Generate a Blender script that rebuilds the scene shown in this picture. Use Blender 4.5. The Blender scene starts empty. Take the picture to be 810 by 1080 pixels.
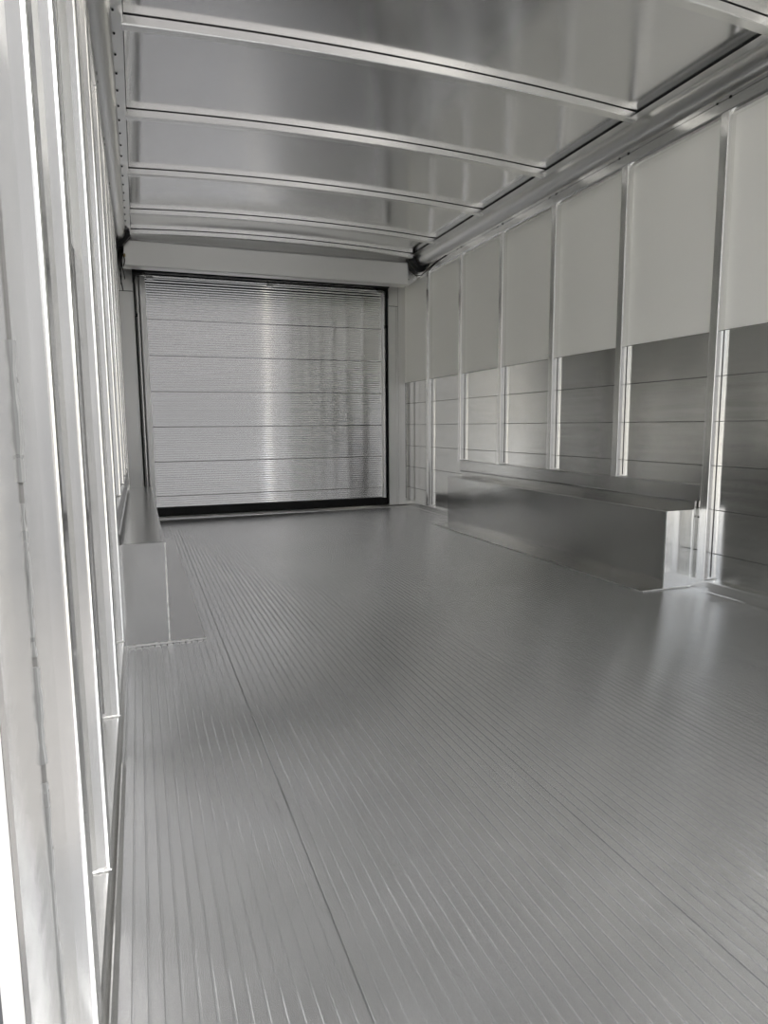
import bpy, bmesh, math, random
from mathutils import Matrix, Vector
random.seed(7)
S = bpy.context.scene
COL = S.collection

# ------------------------------------------------------------------ camera
HC = 0.70
R = Vector((0.93815475, -0.34612226, -0.0080646))
U = Vector((0.05236653, 0.11883545, 0.99153209))
F = Vector((0.34223297, 0.93063286, -0.12961127))
cd = bpy.data.cameras.new('camera')
cam = bpy.data.objects.new('camera', cd); COL.objects.link(cam)
m = Matrix((R, U, -F)).transposed().to_4x4()
m.translation = (0, 0, HC)
cam.matrix_world = m
cd.sensor_fit = 'VERTICAL'; cd.sensor_height = 36; cd.lens = 698.04 / 1080 * 36
cd.clip_start = 0.01
S.camera = cam

# ------------------------------------------------------------------ light
wd = bpy.data.worlds.new('world'); S.world = wd; wd.use_nodes = True
nt = wd.node_tree; nt.nodes.clear()
out = nt.nodes.new('ShaderNodeOutputWorld'); bg = nt.nodes.new('ShaderNodeBackground')
sky = nt.nodes.new('ShaderNodeTexSky'); sky.sky_type = 'NISHITA'; sky.sun_disc = False
sky.sun_elevation = math.radians(52); sky.sun_rotation = math.radians(120)
sky.dust_density = 4; sky.air_density = 1.0
hs = nt.nodes.new('ShaderNodeHueSaturation'); hs.inputs['Saturation'].default_value = 0.30
nt.links.new(sky.outputs[0], hs.inputs['Color']); nt.links.new(hs.outputs[0], bg.inputs[0])
bg.inputs[1].default_value = 0.40
nt.links.new(bg.outputs[0], out.inputs[0])
sd = bpy.data.lights.new('sun', 'SUN'); sd.energy = 4.5; sd.angle = 0.01; sd.color = (1, .96, .90)
sun = bpy.data.objects.new('sun', sd); COL.objects.link(sun)
# sun stands to the right of the body and a little behind the roll-up door
sun.rotation_euler = (Vector((0.75, 0.60, 1.15))).to_track_quat('Z', 'Y').to_euler()

S.view_settings.view_transform = 'Standard'; S.view_settings.look = 'None'
S.view_settings.gamma = 1; S.view_settings.use_curve_mapping = False
S.view_settings.exposure = 0.0
try:
    S.cycles.max_bounces = 14; S.cycles.glossy_bounces = 12; S.cycles.diffuse_bounces = 6
    S.cycles.sample_clamp_indirect = 4
except Exception: pass

# ------------------------------------------------------------------ dimensions (metres)
W = 2.1755        # inner face of the right wall posts
A = 0.072         # inner face of the left wall posts is X = -A
DP = 0.034        # post depth
SP = 0.5615       # post spacing
YF, YR = 0.55, 5.30   # front and rear edge of the floor
ZB = 0.050        # base rail top
ZT = 1.880        # bottom of the top rail
ZM = 1.066        # joint between aluminium liner and white panel
HR = 2.020        # roof skin edge height
XL, XR = 0.0166, 2.0784
CROWN = 0.032

# ------------------------------------------------------------------ materials
def nmat(name):
    mt = bpy.data.materials.new(name); mt.use_nodes = True
    return mt, mt.node_tree, mt.node_tree.nodes['Principled BSDF']

def metal(name, col=(.78, .785, .79), rough=.2, rvar=.08, aniso=0.0, nscale=6, stretch=(1, 1, 1),
          bump=0.0, bscale=200, bstretch=(1, 1, 1), cvar=.06, metallic=1.0):
    mt, t, b = nmat(name); N = t.nodes.new; L = t.links.new
    b.inputs['Metallic'].default_value = metallic
    tc = N('ShaderNodeTexCoord'); mp = N('ShaderNodeMapping'); mp.inputs['Scale'].default_value = stretch
    L(tc.outputs['Object'], mp.inputs[0])
    nz = N('ShaderNodeTexNoise'); nz.inputs['Scale'].default_value = nscale; nz.inputs['Detail'].default_value = 5
    L(mp.outputs[0], nz.inputs['Vector'])
    mr = N('ShaderNodeMapRange'); mr.inputs[3].default_value = max(.02, rough - rvar); mr.inputs[4].default_value = rough + rvar
    mr.inputs[1].default_value = .3; mr.inputs[2].default_value = .7
    L(nz.outputs[0], mr.inputs[0]); L(mr.outputs[0], b.inputs['Roughness'])
    mc = N('ShaderNodeMix'); mc.data_type = 'RGBA'
    mc.inputs[6].default_value = (*[c * (1 - cvar) for c in col], 1); mc.inputs[7].default_value = (*[min(1, c * (1 + cvar)) for c in col], 1)
    L(nz.outputs[0], mc.inputs[0]); L(mc.outputs[2], b.inputs['Base Color'])
    if aniso:
        b.inputs['Anisotropic'].default_value = aniso
        tg = N('ShaderNodeTangent'); tg.direction_type = 'UV_MAP'; tg.uv_map = 'UVMap'
        L(tg.outputs[0], b.inputs['Tangent'])
    if bump:
        m2 = N('ShaderNodeMapping'); m2.inputs['Scale'].default_value = bstretch; L(tc.outputs['Object'], m2.inputs[0])
        n2 = N('ShaderNodeTexNoise'); n2.inputs['Scale'].default_value = bscale; n2.inputs['Detail'].default_value = 3
        L(m2.outputs[0], n2.inputs['Vector'])
        bp = N('ShaderNodeBump'); bp.inputs['Strength'].default_value = bump; bp.inputs['Distance'].default_value = .002
        L(n2.outputs[0], bp.inputs['Height']); L(bp.outputs[0], b.inputs['Normal'])
    return mt

def plain(name, col, rough=.5, cvar=.08, nscale=8, metallic=0, spec=.5):
    mt = metal(name, col, rough, .06, 0, nscale, cvar=cvar, metallic=metallic)
    mt.node_tree.nodes['Principled BSDF'].inputs['Specular IOR Level'].default_value = spec
    return mt

M = {}
M['post'] = metal('extruded_aluminium', (.90, .90, .89), .22, .05, 0, 5, (8, 8, .6))
M['liner'] = metal('brushed_liner', (.76, .76, .75), .16, .03, .75, 4, (1, .3, 12), cvar=.05)
M['sheet'] = metal('folded_sheet', (.56, .56, .555), .17, .02, .5, 5, (1, 1, 1))
M['roof'] = metal('roof_skin', (.84, .84, .845), .16, .01, 0, 2, (1, 1, 1), cvar=.02)
M['bow'] = metal('bow_metal', (.92, .92, .91), .26, .01, 0, 5, cvar=.01)
M['door'] = metal('door_slats', (.77, .77, .77), .07, .004, 0, 5, (.5, 1, 14), cvar=.05)
M['cove'] = metal('cove_metal', (.80, .80, .79), .33, .02, 0, 3, (3, .3, 3))
M['rail'] = metal('rail_metal', (.86, .86, .85), .22, .05, .5, 4, (3, .3, 3))
M['jamb'] = metal('jamb_metal', (.78, .78, .77), .34, .05, 0, 4)
M['header'] = metal('header_sheet', (.86, .86, .84), .36, .03, 0, 3, (.6, 1, 3), cvar=.03, metallic=.8)
M['white'] = metal('white_panel', (.86, .86, .84), .28, .005, 0, 2, cvar=.015, metallic=0)
M['endplate_lit'] = metal('lit_end_plate_sheet', (.90, .90, .89), .16, .02, 0, 6)  # lighter than the box sheet: front light put into the base colour
M['plate'] = metal('floor_plate_sheet', (.58, .58, .575), .13, .02, 0, 6, (1, 1, 1))
_t = M['white'].node_tree; _b = _t.nodes['Principled BSDF']; _o = _t.nodes['Material Output']
_tr = _t.nodes.new('ShaderNodeBsdfTranslucent'); _tr.inputs[0].default_value = (.85, .85, .82, 1)
_mx = _t.nodes.new('ShaderNodeMixShader'); _mx.inputs[0].default_value = .16
_t.links.new(_b.outputs[0], _mx.inputs[1]); _t.links.new(_tr.outputs[0], _mx.inputs[2]); _t.links.new(_mx.outputs[0], _o.inputs[0])
M['black'] = plain('black_rubber', (.012, .012, .013), .6)
M['hole'] = plain('dark_hole', (.01, .01, .01), .8)
M['weld'] = metal('weld_bead', (.74, .74, .73), .42, .1, 0, 120, bump=.6, bscale=160)
M['seal'] = plain('grey_sealant', (.22, .225, .225), .3, .1, 30, metallic=.3)
M['seam'] = plain('dark_seam', (.15, .15, .147), .5)
M['brass'] = plain('brown_terminal', (.35, .24, .08), .4)
M['outside'] = plain('outer_skin', (.8, .8, .78), .4)
M['concrete'] = plain('concrete', (.21, .205, .20), .85, .08, 2)
M['bounce_wall'] = plain('bounce_wall_pale', (.95, .91, .82), .8, .05, 1.5)
M['bounce_ground'] = plain('bounce_ground_pale', (.66, .64, .58), .85, .06, 2)
M['shed'] = plain('blocker_grey', (.27, .27, .275), .7, .12, 1)

def floor_material():
    mt, t, b = nmat('floor_aluminium'); N = t.nodes.new; L = t.links.new
    b.inputs['Metallic'].default_value = .90
    b.inputs['Anisotropic'].default_value = .9
    tg = N('ShaderNodeTangent'); tg.direction_type = 'UV_MAP'; tg.uv_map = 'UVMap'; L(tg.outputs[0], b.inputs['Tangent'])
    tc = N('ShaderNodeTexCoord')
    # handling scuffs: streaky along the planks
    mp = N('ShaderNodeMapping'); mp.inputs['Scale'].default_value = (14, 2.2, 1); L(tc.outputs['Object'], mp.inputs[0])
    n1 = N('ShaderNodeTexNoise'); n1.inputs['Scale'].default_value = 2.2; n1.inputs['Detail'].default_value = 8; n1.inputs['Roughness'].default_value = .65
    L(mp.outputs[0], n1.inputs['Vector'])
    n2 = N('ShaderNodeTexNoise'); n2.inputs['Scale'].default_value = 1.3; n2.inputs['Detail'].default_value = 3
    L(tc.outputs['Object'], n2.inputs['Vector'])
    ml = N('ShaderNodeMath'); ml.operation = 'MULTIPLY'; L(n1.outputs[0], ml.inputs[0]); L(n2.outputs[0], ml.inputs[1])
    mr = N('ShaderNodeMapRange'); mr.inputs[1].default_value = .15; mr.inputs[2].default_value = .42
    mr.inputs[3].default_value = .27; mr.inputs[4].default_value = .42
    mr.inputs[3].default_value = .255; mr.inputs[4].default_value = .27
    L(ml.outputs[0], mr.inputs[0]); L(mr.outputs[0], b.inputs['Roughness'])
    cr = N('ShaderNodeMapRange'); cr.inputs[1].default_value = .18; cr.inputs[2].default_value = .42
    L(ml.outputs[0], cr.inputs[0])
    mc = N('ShaderNodeMix'); mc.data_type = 'RGBA'
    mc.inputs[6].default_value = (.76, .765, .77, 1); mc.inputs[7].default_value = (.82, .825, .83, 1)
    L(cr.outputs[0], mc.inputs[0])
    # small pale specks
    vo = N('ShaderNodeTexVoronoi'); vo.inputs['Scale'].default_value = 9; vo.feature = 'F1'; L(tc.outputs['Object'], vo.inputs['Vector'])
    lt = N('ShaderNodeMath'); lt.operation = 'LESS_THAN'; lt.inputs[1].default_value = .022; L(vo.outputs['Distance'], lt.inputs[0])
    # rubbed pale patches where the floor was walked on
    n3 = N('ShaderNodeTexNoise'); n3.inputs['Scale'].default_value = 1.1; n3.inputs['Detail'].default_value = 2; n3.inputs['Distortion'].default_value = .6
    L(tc.outputs['Object'], n3.inputs['Vector'])
    p3 = N('ShaderNodeMapping'); p3.inputs['Scale'].default_value = (46, 15, 1); p3.inputs['Rotation'].default_value = (0, 0, .25); L(tc.outputs['Object'], p3.inputs[0])
    n4 = N('ShaderNodeTexNoise'); n4.inputs['Scale'].default_value = 1.6; n4.inputs['Detail'].default_value = 6; n4.inputs['Roughness'].default_value = .7
    L(p3.outputs[0], n4.inputs['Vector'])
    r3 = N('ShaderNodeMapRange'); r3.inputs[1].default_value = .40; r3.inputs[2].default_value = .60; L(n3.outputs[0], r3.inputs[0])
    r4 = N('ShaderNodeMapRange'); r4.inputs[1].default_value = .50; r4.inputs[2].default_value = .64; L(n4.outputs[0], r4.inputs[0])
    mm = N('ShaderNodeMath'); mm.operation = 'MULTIPLY'; L(r3.outputs[0], mm.inputs[0]); L(r4.outputs[0], mm.inputs[1])
    sp = N('ShaderNodeSeparateXYZ'); L(tc.outputs['Object'], sp.inputs[0])
    wx = N('ShaderNodeMapRange'); wx.interpolation_type = 'SMOOTHSTEP'; wx.inputs[1].default_value = .25; wx.inputs[2].default_value = .9   # the walked side of the floor
    L(sp.outputs[0], wx.inputs[0])
    mw = N('ShaderNodeMath'); mw.operation = 'MULTIPLY'; L(mm.outputs[0], mw.inputs[0]); L(wx.outputs[0], mw.inputs[1]); mm = mw
    mtl = N('ShaderNodeMapRange'); mtl.inputs[3].default_value = .90; mtl.inputs[4].default_value = .70; L(mm.outputs[0], mtl.inputs[0])
    L(mtl.outputs[0], b.inputs['Metallic'])
    m2 = N('ShaderNodeMix'); m2.data_type = 'RGBA'; m2.inputs[7].default_value = (.92, .92, .9, 1)
    L(lt.outputs[0], m2.inputs[0]); L(mc.outputs[2], m2.inputs[6]); L(m2.outputs[2], b.inputs['Base Color'])
    return mt
M['floor'] = floor_material()

# ------------------------------------------------------------------ helpers
def obj(name, bm, mat, parent=None, uv=None, smooth=False):
    """link bm as one mesh object; uv = (u axis, v axis) for the brushing direction"""
    bmesh.ops.recalc_face_normals(bm, faces=bm.faces)
    if uv:
        lay = bm.loops.layers.uv.new('UVMap')
        for f in bm.faces:
            for l in f.loops: l[lay].uv = (l.vert.co[uv[0]], l.vert.co[uv[1]])
    me = bpy.data.meshes.new(name); bm.to_mesh(me); bm.free()
    if smooth:
        for p in me.polygons: p.use_smooth = True
        me.set_sharp_from_angle(angle=math.radians(40))
    me.materials.append(M[mat])
    o = bpy.data.objects.new(name, me); COL.objects.link(o)
    if parent:
        o.parent = parent
        o.matrix_parent_inverse = Matrix.Translation(-parent.location) if parent.type == 'EMPTY' else Matrix()
    return o

def box(bm, x0, x1, y0, y1, z0, z1, bev=0.0, seg=2):
    x0, x1 = min(x0, x1), max(x0, x1)
    r = bmesh.ops.create_cube(bm, size=1, matrix=Matrix.Translation(((x0+x1)/2, (y0+y1)/2, (z0+z1)/2)) @ Matrix.Diagonal((x1-x0, y1-y0, z1-z0, 1)))
    if bev:
        vs = set(r['verts']); es = [e for e in bm.edges if e.verts[0] in vs and e.verts[1] in vs]
        bmesh.ops.bevel(bm, geom=es, offset=bev, segments=seg, profile=.5, affect='EDGES')
    return bm

def prism(bm, pts, axis, a0, a1, closed=True, cuts=1, fn=None):
    """extrude the outline pts (two coordinates, axis order) from a0 to a1"""
    rings = []
    for k in range(cuts + 1):
        a = a0 + (a1 - a0) * k / cuts; ring = []
        for p in pts:
            c = list(p); c.insert(axis, a)
            if fn: c = fn(c)
            ring.append(bm.verts.new(c))
        rings.append(ring)
    n = len(pts)
    for k in range(cuts):
        for i in range(n if closed else n - 1):
            j = (i + 1) % n
            bm.faces.new((rings[k][i], rings[k][j], rings[k+1][j], rings[k+1][i]))
    if closed:
        bm.faces.new(rings[0]); bm.faces.new(rings[-1][::-1])
    return bm

def tube(bm, pts, r, n=8):
    pts = [Vector(p) for p in pts]; rings = []
    for i, p in enumerate(pts):
        d = (pts[min(i+1, len(pts)-1)] - pts[max(i-1, 0)]).normalized()
        s = d.cross(Vector((.3, .9, .2))).normalized(); t = d.cross(s)
        rr = r[i] if isinstance(r, (list, tuple)) else r
        rings.append([bm.verts.new(p + (s*math.cos(2*math.pi*k/n) + t*math.sin(2*math.pi*k/n))*rr) for k in range(n)])
    for a, b in zip(rings, rings[1:]):
        for k in range(n): bm.faces.new((a[k], a[(k+1) % n], b[(k+1) % n], b[k]))
    bm.faces.new(rings[0][::-1]); bm.faces.new(rings[-1])
    return bm

def B(*a, **k): return box(bmesh.new(), *a, **k)
def empty(name, loc):
    o = bpy.data.objects.new(name, None); COL.objects.link(o); o.location = loc; o.empty_display_size = .1
    return o
def tag(o, label, cat, group=None):
    o['label'] = label; o['category'] = cat
    if group: o['group'] = group
    return o
def struct(o):
    o['kind'] = 'structure'; return o

def sx(side, u):     # u = metres inwards from the face of that wall's posts
    return W - u if side == 'R' else -A + u

# ------------------------------------------------------------------ outside: ground, plus added blockers and bounce surfaces for the reflections
struct(obj('ground', B(-30, 30, -30, 30, -.95, -.85), 'concrete'))
# added behind the camera: two blockers, a gap between, a pale wall beyond
struct(obj('wall_shed', B(-5, 2.97, -5.7, -5.5, -.85, 8.0), 'shed'))  # unseen, added tall to hold back sky light behind the camera
struct(obj('wall_streak_bounce', B(-14, 14, -13, -12.7, -.85, 3.2), 'bounce_wall'))  # added pale surface, reflected through the gap as the door streak
struct(obj('bounce_ground', B(3.6, 30, -30, 30, -.85, -.80), 'bounce_ground'))  # added pale ground, bounces light onto posts and wheel box front
struct(obj('bounce_ground', B(-30, -1.5, -30, 30, -.85, -.80), 'bounce_ground'))  # same added bounce surface on the left
struct(obj('wall_gap_blocker', B(3.13, 4.1, -5.7, -5.5, -.85, 4.2), 'shed'))  # unseen, added to close the right side of the streak gap

# ------------------------------------------------------------------ floor: ribbed planks
pitch = .0191
pts = []
x = -A - .03
joints = [.2225, .698, 1.17, 1.645]
while x < W + .03:
    near = any(abs(x - j) < pitch/2 for j in joints)
    if near:      # open joint between two planks
        pts += [(x, 0), (x+.0008, -.0006), (x+.0014, -.007), (x+.003, -.007), (x+.0036, -.0006), (x+.0044, 0)]
    else:         # low rounded rib
        pts += [(x, 0), (x+.0008, -.0005), (x+.0014, -.0028), (x+.0030, -.0028), (x+.0036, -.0005), (x+.0044, 0)]
    x += pitch
prof = pts + [(W + .04, 0), (W + .04, -.05), (-A - .04, -.05), (-A - .04, 0)]
struct(obj('floor', prism(bmesh.new(), prof, 1, .25, YR), 'floor', uv=(0, 1)))

# ------------------------------------------------------------------ walls
for side, nm in (('L', 'left'), ('R', 'right')):
    wl = struct(obj('wall_' + nm, B(sx(side, -DP-.001), sx(side, -DP-.004), YF, 5.46, ZM, 1.99), 'white'))
    struct(obj('outer_skin', B(sx(side, -DP-.0045), sx(side, -DP-.02), YF, 5.5, -.05, ZM), 'outside', wl))
    struct(obj('outer_rail', B(sx(side, -DP-.0045), sx(side, -DP-.03), YF, 5.5, ZT, 2.10), 'outside', wl))
    # aluminium liner: wide planks with fine grooves and a V joint
    u0, u1 = -DP, -DP - .004
    pr = []; z = -.02; h = .181; jz = [ZM - h*k for k in range(7)]
    pr.append((sx(side, u1), ZM)); pr.append((sx(side, u0), ZM))
    for k in range(6):
        zt_, zb_ = ZM - h*k, ZM - h*(k+1)
        pr += [(sx(side, u0), zt_-.0005)]
        zz = max(zb_, -.02)
        pr += [(sx(side, u0), zz+.0038), (sx(side, u0-.0034), zz+.0036), (sx(side, u0-.0034), zz+.0006), (sx(side, u0), zz+.0004)]
    pr.append((sx(side, u1), -.02))
    ys = YF if side == 'R' else .72
    struct(obj('liner_panel', prism(bmesh.new(), [(p[0], p[1]) for p in pr], 1, ys, 5.46), 'liner', wl, uv=(2, 1)))
    if side == 'L': struct(obj('front_sheet', B(sx(side, u0), sx(side, u1), YF, ys, -.02, ZM), 'liner', wl, uv=(2, 1)))
    for zj in [ZM - h*(k+1) for k in range(5)] + [ZM - .0028]:
        struct(obj('panel_joint', B(sx(side, u0-.003), sx(side, u0-.0006 if zj < ZM-.1 else u0+.0006), YF, 5.46, zj+.0008, zj+.0034), 'seam', wl))
    # base rail
    bm = bmesh.new()
    q = lambda u, z: (sx(side, u), z)
    prism(bm, [q(-DP, -.01), q(.004, -.01), q(.004, .006), q(0, .008), q(0, ZB-.004), q(-.003, ZB), q(-DP, ZB)], 1, YF, 5.40)
    struct(obj('baseboard_' + nm, bm, 'rail', uv=(2, 1)))

# ------------------------------------------------------------------ wall posts
def post_mesh(side, z0, z1):
    # outline in (inward u, y), near side at y = 0
    o = [(-DP, 0), (-.0175, 0), (-.0055, .0016), (-.0036, .0022), (-.0017, .0035), (-.0005, .0052), (0, .0070),
         (0, .0398), (-.0012, .0427), (-.0042, .044), (-DP, .044)]
    f = 1 if side == 'L' else -1
    return prism(bmesh.new(), [(f*u, y) for u, y in o], 2, z0, z1)

wheel = {'R': (2.163, 4.257), 'L': (2.207, 4.352)}
ZP = .4435
def on_box(side, y): return wheel[side][0] - .02 < y < wheel[side][1] + .07
ordinals = ['first', 'second', 'third', 'fourth', 'fifth', 'sixth', 'seventh', 'eighth', 'ninth', 'tenth']
rightY = [2.0676 + k*SP for k in range(-2, 7)]
leftY = [.70] + [.9906 + k*SP for k in range(0, 8)]
protos = {}
def put_post(side, y, label, group):
    low = not on_box(side, y)
    key = (side, low)
    r = empty('wall_post', (sx(side, 0), y, ZB if low else ZP))
    z0 = 0.0; z1 = ZT - (ZB if low else ZP)
    if key not in protos:
        bm = post_mesh(side, z0, z1)
        o = obj('post_channel', bm, 'post', smooth=False)
        w_ = bmesh.new(); f = 1 if side == 'L' else -1
        tube(w_, [(f*u, -.001, .001 + .0015*(i % 2)) for i, u in enumerate([-.034, -.028, -.022, -.016, -.010, -.004, .001])], [.0012, .0020, .0014, .0020, .0015, .0019, .0012], 6)
        w = obj('weld_bead', w_, 'weld')
        sm_ = bmesh.new(); box(sm_, f*(-DP-.0005), f*(-DP+.0022), -.0016, .0005, .012, ZM - (ZB if low else ZP))
        sm = obj('corner_seam', sm_, 'seam')
        cap = bmesh.new()
        box(cap, f*-.034, f*-.002, -.010, .050, z1-.0015, z1-.0002)
        c = obj('end_tab', cap, 'post')
        protos[key] = (o, w, c, sm); src = protos[key]
    else:
        src = [p.copy() for p in protos[key]]
        for p in src: COL.objects.link(p)
    for p in src: p.parent = r; p.matrix_parent_inverse = Matrix()
    tag(r, label, 'wall post', group)
    return r
for k, y in enumerate(rightY):
    if k < 2: lab = ['aluminium post on the right wall nearest the open front end, out of view', 'second post from the open front end on the right wall, out of view'][k]
    else:
        lab = ['nearest post on the right wall, full height, in front of the long wheel box',
               'post above the right wheel box, nearest of the four on its ledge',
               'post above the right wheel box, second nearest of the four on its ledge',
               'post above the right wheel box, third nearest of the four on its ledge',
               'post at the far end of the right wheel box, farthest on its ledge',
               'full height aluminium post on the right wall between wheel box and rear corner',
               'narrow aluminium post on the right wall at the rear corner beside the door jamb'][k-2]
    put_post('R', y, lab, 'right wall posts')
leftposts = []
ll = ['large post at the left edge of the view, nearest of all, with smeared sealant',
      'second post from the left edge, foot welded to the base rail',
      'third post from the left edge, its foot in view farther back',
      'fourth post on the left, right in front of the small left wheel box',
      'fifth post on the left wall, nearest above the left wheel box',
      'sixth post on the left wall, middle one above the left wheel box',
      'seventh post on the left wall, above the far half of the left wheel box',
      'eighth post on the left wall, at the far end of the left wheel box',
      'last post on the left wall, next to the left door jamb']
for y, lab in zip(leftY, ll): leftposts.append(put_post('L', y, lab, 'left wall posts'))

# sealant beads running down the corner of the two nearest left posts
def bead(parent, zs):
    x0 = -DP + .0005
    for (z0, z1, r0) in zs:
        bm = bmesh.new()
        n = 10; pts = []; rad = []
        for i in range(n + 1):
            t = i / n
            pts.append((x0 + .0006*math.sin(9*t + z0*7), -.0008, z0 + (z1 - z0)*t))
            rad.append(1.35*r0*(.55 + .45*abs(math.sin(5*t*math.pi + z0*11))) if 0 < i < n else r0*1.2)
        tube(bm, pts, rad, 8)
        o = obj('sealant_bead', bm, 'seal', smooth=True); o.parent = parent; o.matrix_parent_inverse = Matrix()
        o['label'] = 'smeared grey sealant bead'
bead(leftposts[0], [(.02, .30, .0022), (.32, .42, .0030), (.43, .58, .0022), (.60, .73, .0036), (.95, 1.08, .0030), (1.2, 1.34, .002)])
bead(leftposts[1], [(.0, .16, .0022), (.47, .62, .0030), (.95, 1.08, .002)])

# ------------------------------------------------------------------ top rails with the rounded cove
def roof_rail(side, y1, lab):
    r = empty('roof_rail', (sx(side, 0), (YF + y1)/2, ZT))
    q = lambda u, z: (sx(side, u), z)
    ue = .0975    # roof skin edge
    cove = [q(ue-.003, HR+.004), q(ue-.003, HR), q(.061, HR-.008), q(.060, HR-.0125)]
    c0, c1 = Vector((.0585, HR-.0125)), Vector((-.002, 1.950))
    n = 10
    for i in range(n + 1):     # bulging quarter round
        t = i / n * math.pi / 2
        u = c1.x + (c0.x - c1.x)*math.cos(t)
        z = c0.y + (c1.y - c0.y)*math.sin(t)
        cove.append(q(u, z))
    cove += [q(-.02, 1.950), q(-.02, HR+.004)]
    obj('cove', prism(bmesh.new(), cove, 1, YF, y1), 'cove', r, smooth=True)
    o = obj('edge_tape', prism(bmesh.new(), [q(ue-.0028, HR-.0004), q(ue-.0012, HR-.0004), q(ue-.0012, HR+.004), q(ue-.0028, HR+.004)], 1, YF, y1), 'black', r)
    o['label'] = 'thin black line along the roof edge'
    obj('rail_groove', prism(bmesh.new(), [q(-.0048, 1.9246), q(-.0006, 1.9246), q(-.0006, 1.9266), q(-.0048, 1.9266)], 1, YF, y1), 'hole', r)
    # flat two-step rail under the cove
    fl = [q(-DP, 1.9495), q(-.003, 1.9495), q(-.001, 1.9475), q(-.001, 1.927), q(-.005, 1.9265), q(-.005, 1.9245), q(.001, 1.924), q(.001, ZT+.004), q(-.003, ZT), q(-DP, ZT)]
    obj('rail_face', prism(bmesh.new(), fl, 1, YF, 5.44), 'rail', r, uv=(2, 1))
    # thin bright lip where the white panels end
    obj('panel_lip', prism(bmesh.new(), [q(-DP, ZT-.0005), q(-.014, ZT-.0005), q(-.016, ZT-.010), q(-.030, ZT-.014), q(-DP, ZT-.014)], 1, YF, 5.44), 'post', r)
    ys = rightY if side == 'R' else leftY
    for y in ys[(2 if side == 'R' else 0):-1]:     # keyhole slots beside each post
        for dy, rr in ((.000, .006), (.062, .0045)):
            bm = bmesh.new()
            M_ = Matrix.Translation((sx(side, .0012), y + dy, 1.9255)) @ Matrix.Rotation(math.pi/2, 4, 'Y')
            bmesh.ops.create_cone(bm, cap_ends=True, segments=16, radius1=rr, radius2=rr, depth=.003, matrix=M_)
            obj('slot_hole', bm, 'hole', r)
    if side == 'L':            # row of rivets along the cove
        for i in range(30):
            y = .95 + i*.135
            bm = bmesh.new()
            bmesh.ops.create_uvsphere(bm, u_segments=10, v_segments=6, radius=.0042, matrix=Matrix.Translation((sx('L', .066), y, HR-.0085)))
            obj('rivet', bm, 'hole', r)
    return tag(r, lab, 'roof rail')
roof_rail('R', 4.985, 'long rounded aluminium rail where the right wall meets the roof')
roof_rail('L', 4.985, 'riveted rounded rail where the left wall meets the roof')

# ------------------------------------------------------------------ roof skin + bows
def crown(x):
    t = (x - XL)/(XR - XL); return CROWN*4*t*(1-t)
bm = bmesh.new(); nx = 24; sk = []
for i in range(nx + 1):
    xx = XL - .004 + (XR - XL + .008)*i/nx
    sk.append((xx, HR + .0025 + crown(min(max(xx, XL), XR))))
prof = sk + [(W + .05, 2.10), (-A - .05, 2.10)]
struct(obj('ceiling', prism(bm, prof, 1, YF, 5.5), 'roof', smooth=True))

bowY = [2.465 + k*.6803 for k in (-2, -1, 0, 1, 2, 3)] + [4.949]
blab = ['roof bow nearest the open front end, out of view',
        'nearest visible roof bow, only its right end at the top right corner',
        'roof bow crossing the top of the picture, longest one in view',
        'second roof bow crossing the whole roof, below the longest one',
        'third roof bow crossing the whole roof, mid roof',
        'fourth full roof bow, last but one before the door header',
        'rearmost roof bow, just in front of the door header']
proto = None
for y, lab in zip(bowY, blab):
    if proto is None:
        bm = bmesh.new(); n = 24
        pr = [(0, -.0245), (0, .0015), (.004, .0035), (.040, .0035), (.040, -.0245), (.037, -.027), (.003, -.027)]
        rings = []
        for i in range(n + 1):
            xx = XL + .001 + (XR - XL - .002)*i/n
            rings.append([bm.verts.new((xx, p[0], HR + crown(xx) + p[1] - .0025)) for p in pr])
        for a, b in zip(rings, rings[1:]):
            for k in range(len(pr)): bm.faces.new((a[k], a[(k+1) % len(pr)], b[(k+1) % len(pr)], b[k]))
        bm.faces.new(rings[0]); bm.faces.new(rings[-1][::-1])
        o = obj('bow_channel', bm, 'bow')
        # dark foam tape between bow and skin
        bm = bmesh.new(); rings = []
        for i in range(n + 1):
            xx = XL + .001 + (XR - XL - .002)*i/n
            rings.append([bm.verts.new((xx, p[0], HR + crown(xx) + p[1])) for p in [(-.0008, .0003), (.041, .0003), (.041, .0045), (-.0008, .0045)]])
        for a, b in zip(rings, rings[1:]):
            for k in range(4): bm.faces.new((a[k], a[(k+1) % 4], b[(k+1) % 4], b[k]))
        bm.faces.new(rings[0]); bm.faces.new(rings[-1][::-1])
        t_ = obj('foam_tape', bm, 'black'); t_['label'] = 'thin black tape line above the bow'
        proto = (o, t_); src = proto
    else:
        src = [p.copy() for p in proto]
        for p in src: COL.objects.link(p)
    r = empty('roof_bow', (0, y, 0))
    for p in src: p.parent = r; p.matrix_parent_inverse = Matrix()
    tag(r, lab, 'roof bow', 'roof bows')

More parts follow.
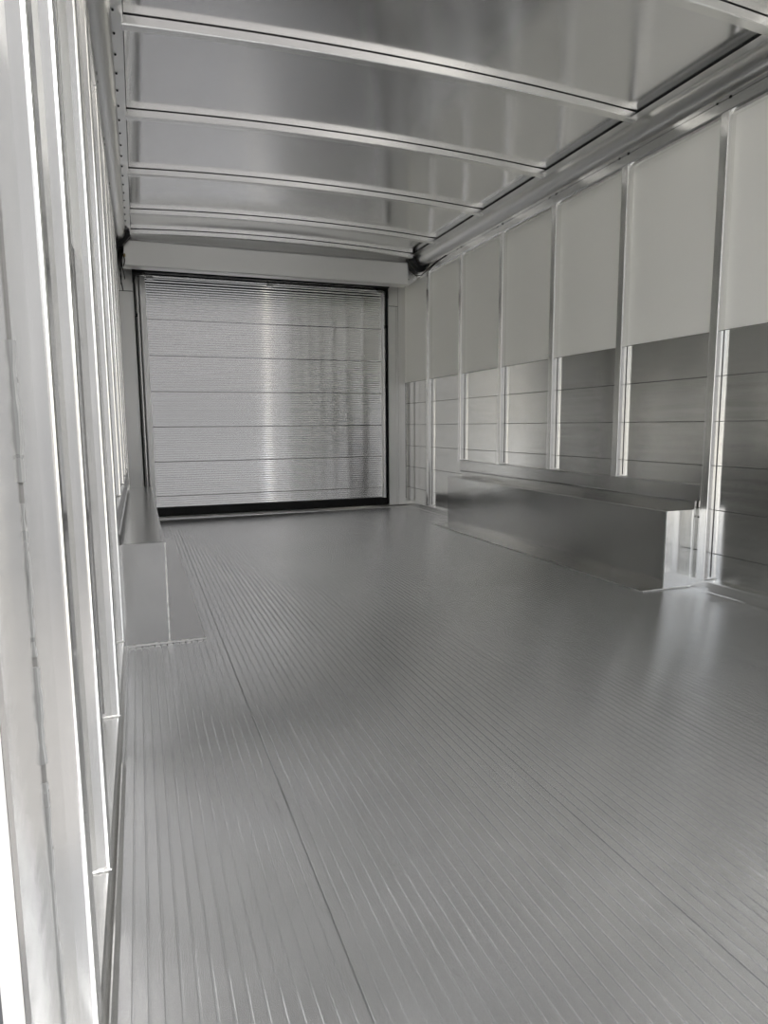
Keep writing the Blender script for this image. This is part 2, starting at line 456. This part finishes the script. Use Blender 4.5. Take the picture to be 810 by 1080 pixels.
# ------------------------------------------------------------------ wheel boxes
def wheel_box(side, uface, upl, y0, y1, lab):
    em = 'endplate_lit' if side == 'R' else 'sheet'
    H = .336
    r = empty('wheel_box', (sx(side, uface/2), (y0+y1)/2, 0))
    q = lambda u, z: (sx(side, u), z)
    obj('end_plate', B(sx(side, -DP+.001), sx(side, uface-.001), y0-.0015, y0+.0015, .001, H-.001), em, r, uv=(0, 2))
    obj('box_shell', B(sx(side, -.012), sx(side, uface), y0, y1, .001, H, bev=.0035), 'sheet', r, uv=(2, 1))
    obj('floor_plate', B(sx(side, uface-.01), sx(side, upl), y0, y1, .0003, .0045, bev=.001), 'plate', r)
    # ledge behind the box that carries the posts: riser, then overhanging fascia
    lg = [q(.001, .378), q(0, ZP-.003), q(-.002, ZP), q(-DP+.001, ZP), q(-DP+.001, .378)]
    obj('ledge', prism(bmesh.new(), lg, 1, y0-.0495, y1+.05), 'sheet', r, uv=(2, 1))
    lg = [q(-.014, H), q(-.012, H), q(-.012, .371), q(.003, .368), q(.0045, .373), q(.001, .378), q(-.014, .378)]
    obj('ledge_lip', prism(bmesh.new(), lg, 1, y0-.006, y1+.05), 'sheet', r, uv=(2, 1))
    obj('end_tube', B(sx(side, -.028), sx(side, -.018), y0-.008, y0+.004, .002, .374, bev=.002), 'post', r)
    bm = bmesh.new()
    bmesh.ops.create_cone(bm, cap_ends=True, segments=12, radius1=.0035, radius2=.0035, depth=.003, matrix=Matrix.Translation((sx(side, -DP+.001), y0-.016, .305)) @ Matrix.Rotation(math.pi/2, 4, 'Y'))
    obj('bolt_hole', bm, 'hole', r)
    # weld beads: across the front foot, along the plate edge and up the corner
    bm = bmesh.new()
    tube(bm, [(sx(side, -.006 + .0012*(i % 2)), y0-.0515, .375 + i*.0065) for i in range(11)], [.0012 + .0016*(i % 2) for i in range(11)], 6)
    obj('weld_bead', bm, 'weld', r, smooth=True)
    bm = bmesh.new(); rr = random.Random(3)
    n = 46; P_ = [(sx(side, -DP+.01 + (upl+DP-.01)*i/n), y0-.002, .003 + rr.uniform(-.0008, .0008)) for i in range(n+1)]
    tube(bm, P_, [rr.uniform(.0026, .0044) for _ in P_], 7)
    obj('weld_bead', bm, 'weld', r, smooth=True)
    bm = bmesh.new(); n = 70
    P_ = [(sx(side, upl), y0 + (y1-y0)*i/n, .0015) for i in range(n+1)]
    tube(bm, P_, [rr.uniform(.0012, .0024) for _ in P_], 6)
    obj('weld_bead', bm, 'weld', r, smooth=True)
    bm = bmesh.new(); n = 30
    P_ = [(sx(side, uface), y0, .006 + (H-.008)*i/n) for i in range(n+1)]
    tube(bm, P_, [rr.choice((.0016, .0026, .003)) for _ in P_], 6)
    obj('weld_bead', bm, 'weld', r, smooth=True)
    return tag(r, lab, 'wheel box')
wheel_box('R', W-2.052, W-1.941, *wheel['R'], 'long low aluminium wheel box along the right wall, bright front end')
wheel_box('L', .062+A, .177+A, *wheel['L'], 'narrow aluminium wheel box at the left wall behind the near posts')

# floor edge strip at the left base rail
bm = bmesh.new()
prism(bm, [(-A+.004, .0), (-A+.012, .0), (-A+.012, .004), (-A+.006, .012), (-A+.004, .012)], 1, YF, 1.40)
struct(obj('trim_1', bm, 'rail', uv=(2, 1)))

# ------------------------------------------------------------------ rear end: jambs, header, sill
for i, (x0, x1) in enumerate(((-A-DP, .020), (2.032, W+.012))):
    if i: o_ = [(x0, 5.387), (x0+.002, 5.385), (2.098, 5.385), (2.0985, 5.390), (2.1015, 5.390), (2.102, 5.385), (2.118, 5.385), (2.120, 5.377), (2.146, 5.377), (2.148, 5.379), (2.148, 5.392), (x1, 5.392), (x1, 5.50), (x0, 5.50)]
    else: o_ = [(x0, 5.385), (x1-.012, 5.385), (x1-.010, 5.388), (x1-.002, 5.388), (x1, 5.390), (x1, 5.50), (x0, 5.50)]
    t = struct(obj('trim_%d' % (i+2), prism(bmesh.new(), o_, 2, 0, 1.99), 'jamb'))
    struct(obj('splice_plate', B(x0+.004, x1-.004 if i == 0 else x1-.06, 5.3825, 5.388, 1.70, 1.82, bev=.001), 'jamb', t))
    struct(obj('splice_joint', B(x0+.004, x1-.004 if i == 0 else x1-.06, 5.3828, 5.388, 1.696, 1.6995), 'hole', t))
struct(obj('trim_4', prism(bmesh.new(), [(5.30, -.02), (5.50, -.02), (5.50, .016), (5.345, .016), (5.335, .006), (5.30, .002)], 0, -A, W), 'post'))
struct(obj('wall_rear', B(-A-.05, W+.05, 5.47, 5.50, -.05, 2.10), 'outside'))

hd = empty('door_header', (1.0, 5.10, 1.80))
pr = [(5.05, 1.812), (5.056, 1.805), (5.150, 1.805), (5.150, 2.018), (5.10, 2.018), (5.10, 2.000), (5.058, 1.980), (5.05, 1.972)]
def under_roof(c):
    if c[2] > 2.01: c[2] = HR + crown(min(max(c[0], XL), XR)) + .001
    return c
obj('header_box', prism(bmesh.new(), pr, 0, -.045, 2.076, cuts=28, fn=under_roof), 'header', hd)
obj('back_plate', B(-.04, 2.07, 5.150, 5.46, 1.868, 1.872), 'black', hd)
o = obj('rubber_strip', B(.035, 2.032, 5.355, 5.384, 1.838, 1.866), 'black', hd); o['label'] = 'black rubber strip above the door'
tag(hd, 'wide pale grey box header spanning the top of the roll-up door', 'header')

# ------------------------------------------------------------------ roll-up door
dr = struct(empty('door_1', (1.06, 5.44, 0)))
X0, X1 = .066, 2.020
z0, z1 = .073, 1.862
ZS = [.073] + [.162 + .27*k for k in range(7)] + [1.862]
for a, b in zip(ZS, ZS[1:]):
    a, b = a + .0018, b - .0018
    nr = max(3, round((b - a)/.0178)); rp = (b - a)/nr; pts = []
    for i in range(nr):
        for j, d in enumerate((0, .0007, .0012, .0014, .0012, .0007)):
            pts.append((5.432 - d, a + rp*(i + j/6)))
    pts.append((5.432, b)); pts += [(5.448, b), (5.448, a)]
    struct(obj('door_section', prism(bmesh.new(), pts, 0, X0 + .04, X1 - .035), 'door', dr, smooth=True, uv=(2, 0)))
    struct(obj('section_joint', B(X0, X1, 5.436, 5.45, b, b + .0036), 'hole', dr))
for xs in ((X0, X0 + .04), (X1 - .035, X1)):
    struct(obj('door_stile', B(xs[0], xs[1], 5.425, 5.447, z0, z1, bev=.001), 'jamb', dr))
struct(obj('bottom_seal', B(.022, 2.10, 5.418, 5.46, .0165, .073, bev=.004), 'black', dr))
struct(obj('top_roller_bar', B(X0+.02, X1-.02, 5.418, 5.43, 1.822, 1.832, bev=.002), 'post', dr))
for xx in (X0+.05, 1.02, X1-.07):
    struct(obj('hinge', B(xx, xx+.05, 5.418, 5.434, 1.802, 1.822, bev=.003), 'post', dr))

def track(x, s, lab):
    r = empty('door_track', (x, 5.40, 0))
    obj('track_channel', prism(bmesh.new(), [(x, 5.395), (x+s*.012, 5.395), (x+s*.012, 5.40), (x+s*.004, 5.40), (x+s*.004, 5.43), (x, 5.43)], 2, .02, 1.86), 'black', r)
    obj('inner_lip', B(x+s*.022, x+s*.030, 5.41, 5.425, .07, 1.84, bev=.001), 'post', r)
    obj('corner_bracket', prism(bmesh.new(), [(x-s*.004, 1.86), (x+s*.085, 1.86), (x+s*.085, 1.822), (x+s*.02, 1.815), (x+s*.012, 1.76), (x-s*.004, 1.76)], 1, 5.386, 5.394), 'black', r)
    bm = bmesh.new()
    bmesh.ops.create_cone(bm, cap_ends=True, segments=20, radius1=.014, radius2=.014, depth=.016, matrix=Matrix.Translation((x+s*.012, 5.392, 1.53)) @ Matrix.Rotation(math.pi/2, 4, 'Y'))
    obj('roller', bm, 'black', r, smooth=True)
    return tag(r, lab, 'door track')
track(.022, 1, 'dark vertical track on the left side of the roll-up door')
track(2.032, -1, 'black vertical track on the right side of the roll-up door')

# ------------------------------------------------------------------ cove ends and wiring
def gap_block(side, lab):  # black block stands in for the shade of the open gap
    q = lambda u, z: (sx(side, u), z)
    bm = prism(bmesh.new(), [q(-.03, 1.90), q(.03, 1.915), q(.06, 1.95), q(.094, 1.99), q(.094, 2.018), q(-.03, 2.018)], 1, 4.986, 5.048)
    return tag(obj('gap_shade_block', bm, 'black'), lab, 'dark gap')
gap_block('L', 'shaded gap in the upper left corner by the door header, filled black')
gap_block('R', 'shaded gap between right cove and header end, filled black')

wr = empty('wiring_harness', (-.045, 5.02, 1.90))
for i, (dx, l) in enumerate(((0, .30), (.012, .22), (-.010, .26), (.018, .14))):
    P_ = [(-.050 + dx + .007*math.sin(7*t + i), 5.02 + .008*math.cos(5*t + i*2), 1.93 - l*t) for t in [k/12 for k in range(13)]]
    obj('wire', tube(bmesh.new(), P_, .0035, 6), 'black', wr, smooth=True)
o = obj('terminal', B(-.030, -.018, 5.01, 5.022, 1.855, 1.875, bev=.002), 'brass', wr); o['label'] = 'small brown connector'
tag(wr, 'loose black wires hanging in the upper left corner beside the header', 'wiring')
P_ = [(2.09, 5.06, 1.93), (2.10, 5.03, 1.90), (2.125, 5.00, 1.872), (2.150, 4.96, 1.868), (2.166, 4.90, 1.885), (2.169, 4.82, 1.905), (2.169, 4.70, 1.918), (2.170, 4.55, 1.925)]
tag(obj('cable', tube(bmesh.new(), P_, .0035, 8), 'black', smooth=True), 'thin black cable looping from the header end to the right roof rail', 'cable')
wp = empty('gusset_plate', (2.13, 5.10, 1.80))
obj('plate', prism(bmesh.new(), [(2.08, 1.80), (2.17, 1.86), (2.17, 1.955), (2.085, 1.955)], 1, 5.10, 5.108), 'jamb', wp)
for (xx, zz) in ((2.10, 1.86), (2.13, 1.90), (2.15, 1.87)):
    bm = bmesh.new(); bmesh.ops.create_cone(bm, cap_ends=True, segments=6, radius1=.007, radius2=.006, depth=.006, matrix=Matrix.Translation((xx, 5.097, zz)) @ Matrix.Rotation(math.pi/2, 4, 'X'))
    obj('bolt', bm, 'post', wp)
tag(wp, 'small bolted metal plate between header end and right wall', 'bracket')
